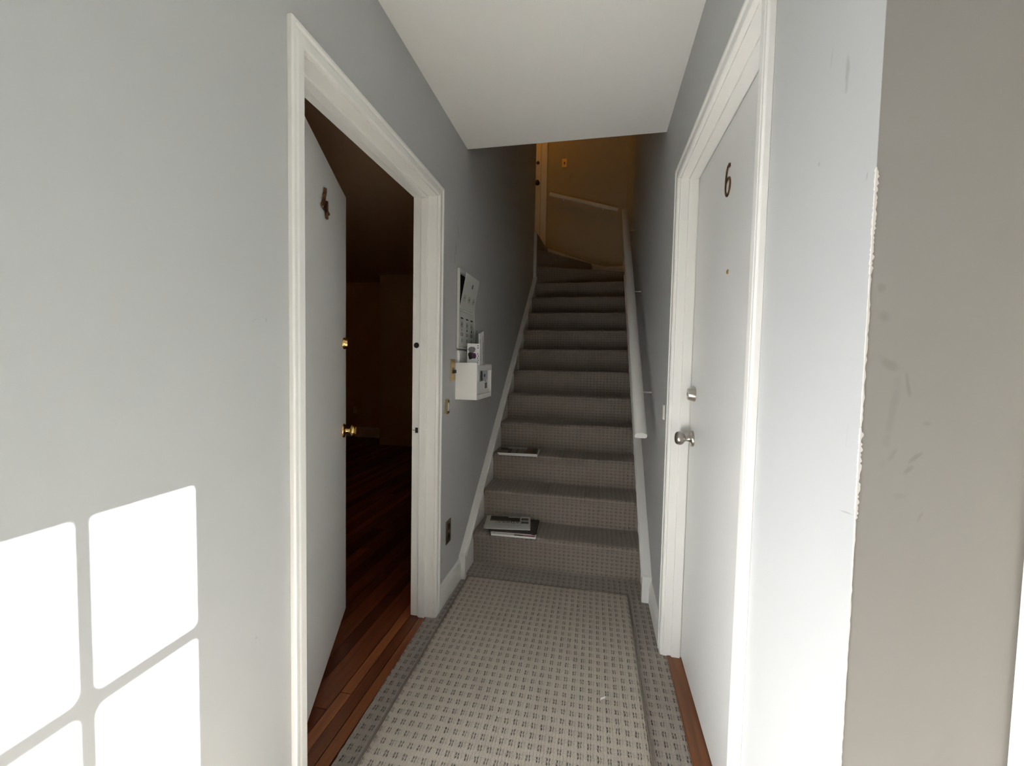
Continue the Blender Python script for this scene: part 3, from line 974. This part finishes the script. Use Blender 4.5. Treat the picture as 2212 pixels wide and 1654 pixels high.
def bracket_grille(mb, x, y, z, w=.030, h=.030, t=.0022):
    """paired bracket shaped vents"""
    for q in (-1, 1):
        c = y + q * w * .26
        mb.box(x, x + .0008, c - w * .2, c + w * .2, z + h / 2 - t, z + h / 2)
        mb.box(x, x + .0008, c - w * .2, c + w * .2, z - h / 2, z - h / 2 + t)
        mb.box(x, x + .0008, y + q * w / 2 - t / 2, y + q * w / 2 + t / 2, z - h / 2, z + h / 2)
        mb.box(x, x + .0008, y + q * w * .13 - t / 2, y + q * w * .13 + t / 2, z - h * .28, z + h * .28)
        mb.box(x, x + .0008, c - t / 2, c + t / 2, z - h * .12, z + h * .12)
    return mb


for i, yy in enumerate((-.093, 0, .087)):
    MB().box(.0128, .0140, yy - .020, yy + .020, .167, .174).build('mail_slot', m_black, ld_)
    bracket_grille(MB(), .0130, yy, .135).build('vent', m_grey, ld_)
    MB().box(.0130, .0140, yy - .003 - .003 * (i > 0), yy + .003 + .003 * (i > 0), .100, .110 + .003 * (i > 0)).build('lock', m_black if i else m_grey, ld_)
    wf = MB().box(.0130, .0142, yy - .018, yy + .018, .086, .089).box(.0130, .0142, yy - .018, yy + .018, .072, .075).box(.0130, .0142, yy - .018, yy - .015, .075, .086).box(.0130, .0142, yy + .010, yy + .018, .075, .086)
    wf.build('name_window', m_grey, ld_)
    MB().box(.0130, .0140, yy - .003, yy + .003, .036, .056).build('key_slit', m_grey if i == 0 else m_black, ld_)
fl = MB().box(0, .003, -.128, .128, 0, .197).build('upper_flap', m_panel, mp, bevel=.0008)
fl.location = (.010, 0, .221)
fl.rotation_euler = (0, math.radians(10.5), math.radians(0))
for yy in (-.085, 0, .082):
    bracket_grille(MB(), .0030, yy, .064).build('vent', m_grey, fl)
MB().box(.003, .0042, .012, .018, .132, .150).box(.003, .0042, .014, .022, .146, .154).build('lock_notch', m_black, fl)

# small white housing between panel and letter box
wu = tag(empty('white_housing', (XL, 2.25, 1.255)), 'small white plastic casing on the wall behind the letter box', 'box')
MB().prism([(0, .005), (.016, .005), (.016, .058), (.008, .080), (0, .080)], 'y', -.065, .045).build('housing_body', m_white, wu, bevel=.002)
MB().box(0, .017, .047, .060, .005, .076).build('housing_rib', m_white, wu, bevel=.001)

# open-fronted wooden letter box
lb = tag(empty('letter_box', (XL, 2.325, 1.064)), 'white open-fronted wooden letter box full of mail below the panel', 'letter box')
BW, BD, BH, T = .160, .123, .203, .010
MB().box(0, BD, -BW, -BW + T, 0, BH).build('side_panel', m_trim, lb, bevel=.0015)
MB().box(0, BD, BW - T, BW, 0, BH - .006).build('side_panel', m_trim, lb, bevel=.0015)
MB().box(0, BD, -BW + T, BW - T, 0, T).build('bottom', m_trim, lb)
MB().box(0, .006, -BW + T, BW - T, T, BH - .01).build('back_panel', m_trim, lb)
MB().box(BD - .010, BD, -BW + T, BW - T, .160, .190).build('front_rail', m_trim, lb, bevel=.0015)
MB().box(BD - .010, BD, -BW + T, BW - T, T, .026).build('front_lip', m_trim, lb, bevel=.0015)


def sheet(name, mat, loc, w, h, t, rx=0.0, rz=0.0, lean=0.0, label='', cat='envelope', group='mail in the letter box'):
    """upright mail: local y = width, z = height, x = thickness, faces +x"""
    root = empty(name, loc, rz)
    root.rotation_euler = (rx, lean, rz)
    MB().box(-t, 0, -w / 2, w / 2, 0, h).build('paper', mat, root, bevel=min(.0008, t * .3))
    return tag(root, label, cat, group)


def mark(root, name, mat, y0, y1, z0, z1, x=.0004):
    MB().box(-.0002, x, min(y0, y1), max(y0, y1), min(z0, z1), max(z0, z1)).build(name, mat, root)


Z0 = 1.064 + .0105
e = sheet('envelope', m_paper, (-.676, 2.418, 1.168), .098, .285, .003, rx=math.radians(13), lean=math.radians(1.5), label='tallest white envelope standing upright in the letter box')
mark(e, 'print_line', m_greyink, .020, .026, .06, .26)
mark(e, 'print_line', m_ink, .030, .033, .10, .22)
mark(e, 'print_line', m_greyink, -.030, -.026, .12, .25)
e = sheet('envelope', m_paper, (-.694, 2.392, 1.172), .090, .212, .003, rx=math.radians(-17), lean=math.radians(1.0), label='white envelope tilted to the right behind the tallest one')
mark(e, 'print_line', m_greyink, .02, .024, .08, .19)
e = sheet('envelope', plain('grey_green_paper', (.42, .45, .42, 1), .8), (-.715, 2.395, Z0 + .001), .06, .385, .0025, rx=math.radians(1.0), lean=math.radians(1.0), label='narrow grey green card at the back of the letter box')
mark(e, 'edge_line', m_teal, -.014, -.006, .27, .37)
# catalogue with a picture cover, turned towards the door
c = empty('catalogue', (-.680, 2.241, Z0 + .001), math.radians(-43))
MB().box(-.006, 0, -.040, .040, 0, .300).build('pages', m_paper, c, bevel=.001)
tag(c, 'catalogue with a dark picture cover in the letter box', 'catalogue', 'mail in the letter box')
def blob(root, name, mat, cy, cz, ry, rz, x=.0006, n=18, seed=0):
    rr = random.Random(seed)
    pts = [(cy + ry * (1 + rr.uniform(-.15, .15)) * math.cos(2 * math.pi * i / n), cz + rz * (1 + rr.uniform(-.15, .15)) * math.sin(2 * math.pi * i / n)) for i in range(n)]
    MB().prism(pts, 'x', 0, x).build(name, mat, root)
blob(c, 'picture', m_greyink, -.012, .265, .024, .018, seed=1)
blob(c, 'picture', m_dark, -.018, .232, .018, .022, .0005, seed=2)
blob(c, 'picture', m_purple, .002, .232, .014, .016, .0008, seed=3)
for zz in (.274, .286):
    mark(c, 'print_dash', m_ink, .022, .032, zz, zz + .004, .0005)
for j in range(5):
    mark(c, 'print_line', m_purple, .024 + .004 * (j % 2), .028 + .004 * (j % 2), .19 + .012 * j, .198 + .012 * j, .0005)
e = sheet('envelope', m_paper, (-.6490, 2.330, Z0 + .007), .215, .082, .0012, rx=math.radians(3.0), lean=math.radians(-1), label='white stamped envelope lying low behind the front lip of the letter box')
mark(e, 'postage_stamp', m_brown, .050, .096, .032, .066)
mark(e, 'stamp_picture', m_rust, .058, .070, .040, .060, .0006)
mark(e, 'postmark', m_lilac, .052, .080, .072, .082)
e = sheet('leaflet', plain('grey_leaflet_paper', (.55, .57, .57, 1), .7), (-.6555, 2.378, Z0 + .001), .16, .175, .0016, label='grey leaflet with blue print showing through the open front', cat='leaflet')
blob(e, 'logo_mark', m_blue, .010, .118, .018, .010, seed=5)
mark(e, 'print_bar', m_blue, -.014, .004, .148, .172)
blob(e, 'picture', m_dark, -.056, .118, .022, .030, seed=6)
blob(e, 'picture', m_greyink, -.045, .095, .018, .014, .0005, seed=7)
mark(e, 'print_bar', m_ink, -.055, -.050, .150, .174)

# ------------------------------------------------------------------ magazines on the stairs
def flat(name, mats, loc, rz, w, d, t, label, cat, group):
    root = tag(empty(name, loc, rz), label, cat, group)
    n = max(2, int(t / .003))
    MB().box(-w / 2 + .001, w / 2 - .001, -d / 2 + .001, d / 2 - .0015, .0006, t - .0006).build('pages', mats[1], root)
    MB().box(-w / 2, w / 2, -d / 2, d / 2, t - .0007, t).box(-w / 2, w / 2, -d / 2, d / 2, 0, .0007).build('cover', mats[0], root)
    return root


def patch(root, name, mat, x0, x1, y0, y1, z, t=.0004):
    MB().box(x0, x1, y0, y1, z - .0002, z + t).build(name, mat, root)


TR1, TR3 = RISE, RISE * 3
G1 = 'papers on the lowest step'
a = flat('magazine', (m_paper, m_paper), (-.478, 2.553, TR1 + .0018), math.radians(2), .278, .210, .012, 'thick white magazine at the bottom of the pile on the lowest step', 'magazine', G1)
patch(a, 'cover_block', m_black, .005, .065, -.104, -.060, .012)
patch(a, 'cover_block', m_red, .066, .132, -.104, -.060, .012)
patch(a, 'print_dash', m_greyink, -.125, -.115, -.100, -.094, .012)
b = flat('magazine', (m_red, m_paper), (-.486, 2.562, TR1 + .0146), math.radians(3), .276, .205, .005, 'thin red covered magazine in the middle of the lower pile', 'magazine', G1)
patch(b, 'white_margin', m_paper, -.136, .118, -.1015, -.093, .005)
b = flat('magazine', (m_dark, m_dark), (-.488, 2.580, TR1 + .0204), math.radians(3), .300, .215, .008, 'black covered magazine under the folded newspaper', 'magazine', G1)
# folded newspaper: soft bent sheet with a curled front fold
nw = tag(empty('newspaper', (-.538, 2.592, TR1 + .0288), math.radians(8.5)), 'folded grey newspaper on top of the pile on the lowest step', 'newspaper', G1)
mb = MB()
nx, ny, W, D = 24, 16, .292, .205
def nh(u, v):
    return .0085 + .0015 * math.sin(u * 9) * (1 - v) + .001 * math.sin(v * 7) - .004 * max(0, .12 - v) / .12 - .001 * u
vs, fs = [], []
for j in range(ny + 1):
    for i in range(nx + 1):
        u, v = i / nx, j / ny
        vs.append((-W / 2 + W * u, -D / 2 + D * v, nh(u, v)))
for j in range(ny):
    for i in range(nx):
        q = j * (nx + 1) + i
        fs.append((q, q + 1, q + nx + 2, q + nx + 1))
n0 = len(vs)
rim = [i for i in range(nx)] + [nx + j * (nx + 1) for j in range(ny)] + [ny * (nx + 1) + i for i in range(nx, 0, -1)] + [j * (nx + 1) for j in range(ny, 0, -1)]
for i in rim:
    vs.append((vs[i][0], vs[i][1], 0))
m_ = len(rim)
for i in range(m_):
    fs.append((rim[i], n0 + i, n0 + (i + 1) % m_, rim[(i + 1) % m_]))
fs.append(tuple(range(n0 + m_ - 1, n0 - 1, -1)))
mb.add(vs, fs)
fixnormals(mb.build('folded_sheets', m_paperg, nw, smooth=True))
MB().box(-W / 2 + .004, W / 2 - .001, -D / 2 - .0015, -D / 2 + .01, .001, .003).build('inner_fold', m_paper, nw)
def nprint(name, mat, x0, x1, y0, y1, lift=.0006):
    vs = []
    k = 8
    for v in (y0, y1):
        for i in range(k + 1):
            x_ = x0 + (x1 - x0) * i / k
            vs.append((x_, v, nh((x_ + W / 2) / W, (v + D / 2) / D) + lift))
    MB().add(vs, [(i, i + 1, k + 2 + i, k + 1 + i) for i in range(k)]).build(name, mat, nw)
nprint('front_photo', m_olive, -.118, .078, .012, .095)
nprint('photo_highlight', m_tan, -.112, .020, .016, .034, .0009)
nprint('photo_margin', m_paperg, .000, .076, .076, .088, .0010)
nprint('small_photo', m_dark, .086, .132, .034, .072)
nprint('small_photo', m_greyink, .094, .124, .036, .050, .0009)
nprint('small_photo', m_dark, .086, .134, -.020, .016)
nprint('print_line', m_greyink, -.07, .08, -.052, -.050)
tm = text_mesh('CATHOLIC', .046)
tm.materials.append(m_ink)
to = bpy.data.objects.new('masthead_lettering', tm)
COL.objects.link(to)
to.parent = nw
to.rotation_euler = (0, 0, math.pi)
to.location = (.010, .006, .0112)
to.scale = (.80, 1.0, 1.0)

G3 = 'magazines on the third step'
a = flat('magazine', (m_paper, m_paper), (-.545, 3.006, TR3 + .0018), math.radians(3), .282, .212, .009, 'white edged magazine lying underneath on the third step', 'magazine', G3)
b = flat('magazine', (m_tan, m_paper), (-.552, 3.004, TR3 + .0112), math.radians(4.5), .288, .212, .009, 'glossy magazine with picture cover on top on the third step', 'magazine', G3)
z = .009
patch(b, 'cover_picture', m_teal, -.138, -.072, .000, .060, z)
patch(b, 'cover_block', m_dark, -.070, -.050, -.104, .040, z)
patch(b, 'cover_picture', m_lilac, -.049, -.014, -.104, .040, z)
patch(b, 'cover_block', m_dark, -.013, -.003, -.104, .040, z)
patch(b, 'cover_block', m_dark, .047, .058, -.104, -.05, z)
patch(b, 'cover_picture', m_rust, .059, .105, -.100, .100, z)
patch(b, 'cover_block', m_dark, .104, .136, -.100, .100, z)
patch(b, 'white_band', plain('pale_grey_print', (.45, .44, .44, 1), .5), -.085, .058, .045, .104, z, .0008)
patch(b, 'wrap_strip', m_lilac, -.049, -.014, -.1068, -.1045, .002)

# ------------------------------------------------------------------ glazed front door (the sun comes through it)
d9 = tag(empty('door_4', (XE, FD0, 0)), 'white front door with four columns of glazed panes beside the viewer', 'door', kind='structure')
GY0, GY1, GZ0, GZ1 = -.334, .386, 0.10, 1.90
NC, NR = 4, 6
ly = lambda y: y - FD0
x0, x1 = .01, .05
MB().box(x0, x1, 0, ly(GY0), .01, 2.04).build('stile', m_door, d9)
MB().box(x0, x1, ly(GY1), FD1 - FD0, .01, 2.04).build('stile', m_door, d9)
MB().box(x0, x1, ly(GY0), ly(GY1), GZ1, 2.04).build('top_rail', m_door, d9)
MB().box(x0, x1, ly(GY0), ly(GY1), .01, GZ0).build('lower_panel', m_door, d9)
MW = .0135
cw, ch = (GY1 - GY0) / NC, (GZ1 - GZ0) / NR
def fillet(cy_, cz_, sy, sz, r):
    pts = [(cy_, cz_)] + [(cy_ + sy * r * (1 - math.sin(a)), cz_ + sz * r * (1 - math.cos(a))) for a in [math.pi / 2 * i / 5 for i in range(6)]]
    return pts
for i in range(1, NC):
    MB().box(.023, .037, ly(GY0 + cw * i) - MW, ly(GY0 + cw * i) + MW, GZ0, GZ1).build('muntin', m_door, d9)
for i in range(1, NR):
    MB().box(.023, .037, ly(GY0), ly(GY1), GZ0 + ch * i - MW, GZ0 + ch * i + MW).build('muntin', m_door, d9)
for i in range(NC):
    for j in range(NR):
        ya, yb = ly(GY0 + cw * i) + (MW if i else 0), ly(GY0 + cw * (i + 1)) - (MW if i < NC - 1 else 0)
        za, zb = GZ0 + ch * j + (MW if j else 0), GZ0 + ch * (j + 1) - (MW if j < NR - 1 else 0)
        MB().box(.028, .032, ya, yb, za, zb).build('pane', m_glass, d9)
        mb = MB()
        for (cy_, sy) in ((ya, 1), (yb, -1)):
            for (cz_, sz) in ((za, 1), (zb, -1)):
                mb.prism(fillet(cy_, cz_, sy, sz, .014), 'x', .025, .035)
        mb.build('pane_corner', m_door, d9)
MB().lathe(KN, 20, axis_x(.065, .95, x0, -1)).build('door_knob', m_brass, d9, smooth=True)
t7 = tag(empty('trim_7'), 'white frame around the glazed front door', 'door frame', kind='structure')
casing(t7, XE, -1, FD0 - .012, .531, 2.06)
MB().box(XE, XE + .14, FD0 - .02, FD0 - .002, 0, 2.075).build('jamb', m_trim, t7)
MB().box(XE, XE + .14, FD1 + .002, FD1 + .02, 0, 2.075).build('jamb', m_trim, t7)
MB().box(XE, XE + .14, FD0 - .002, FD1 + .002, 2.045, 2.075).build('head_jamb', m_trim, t7)
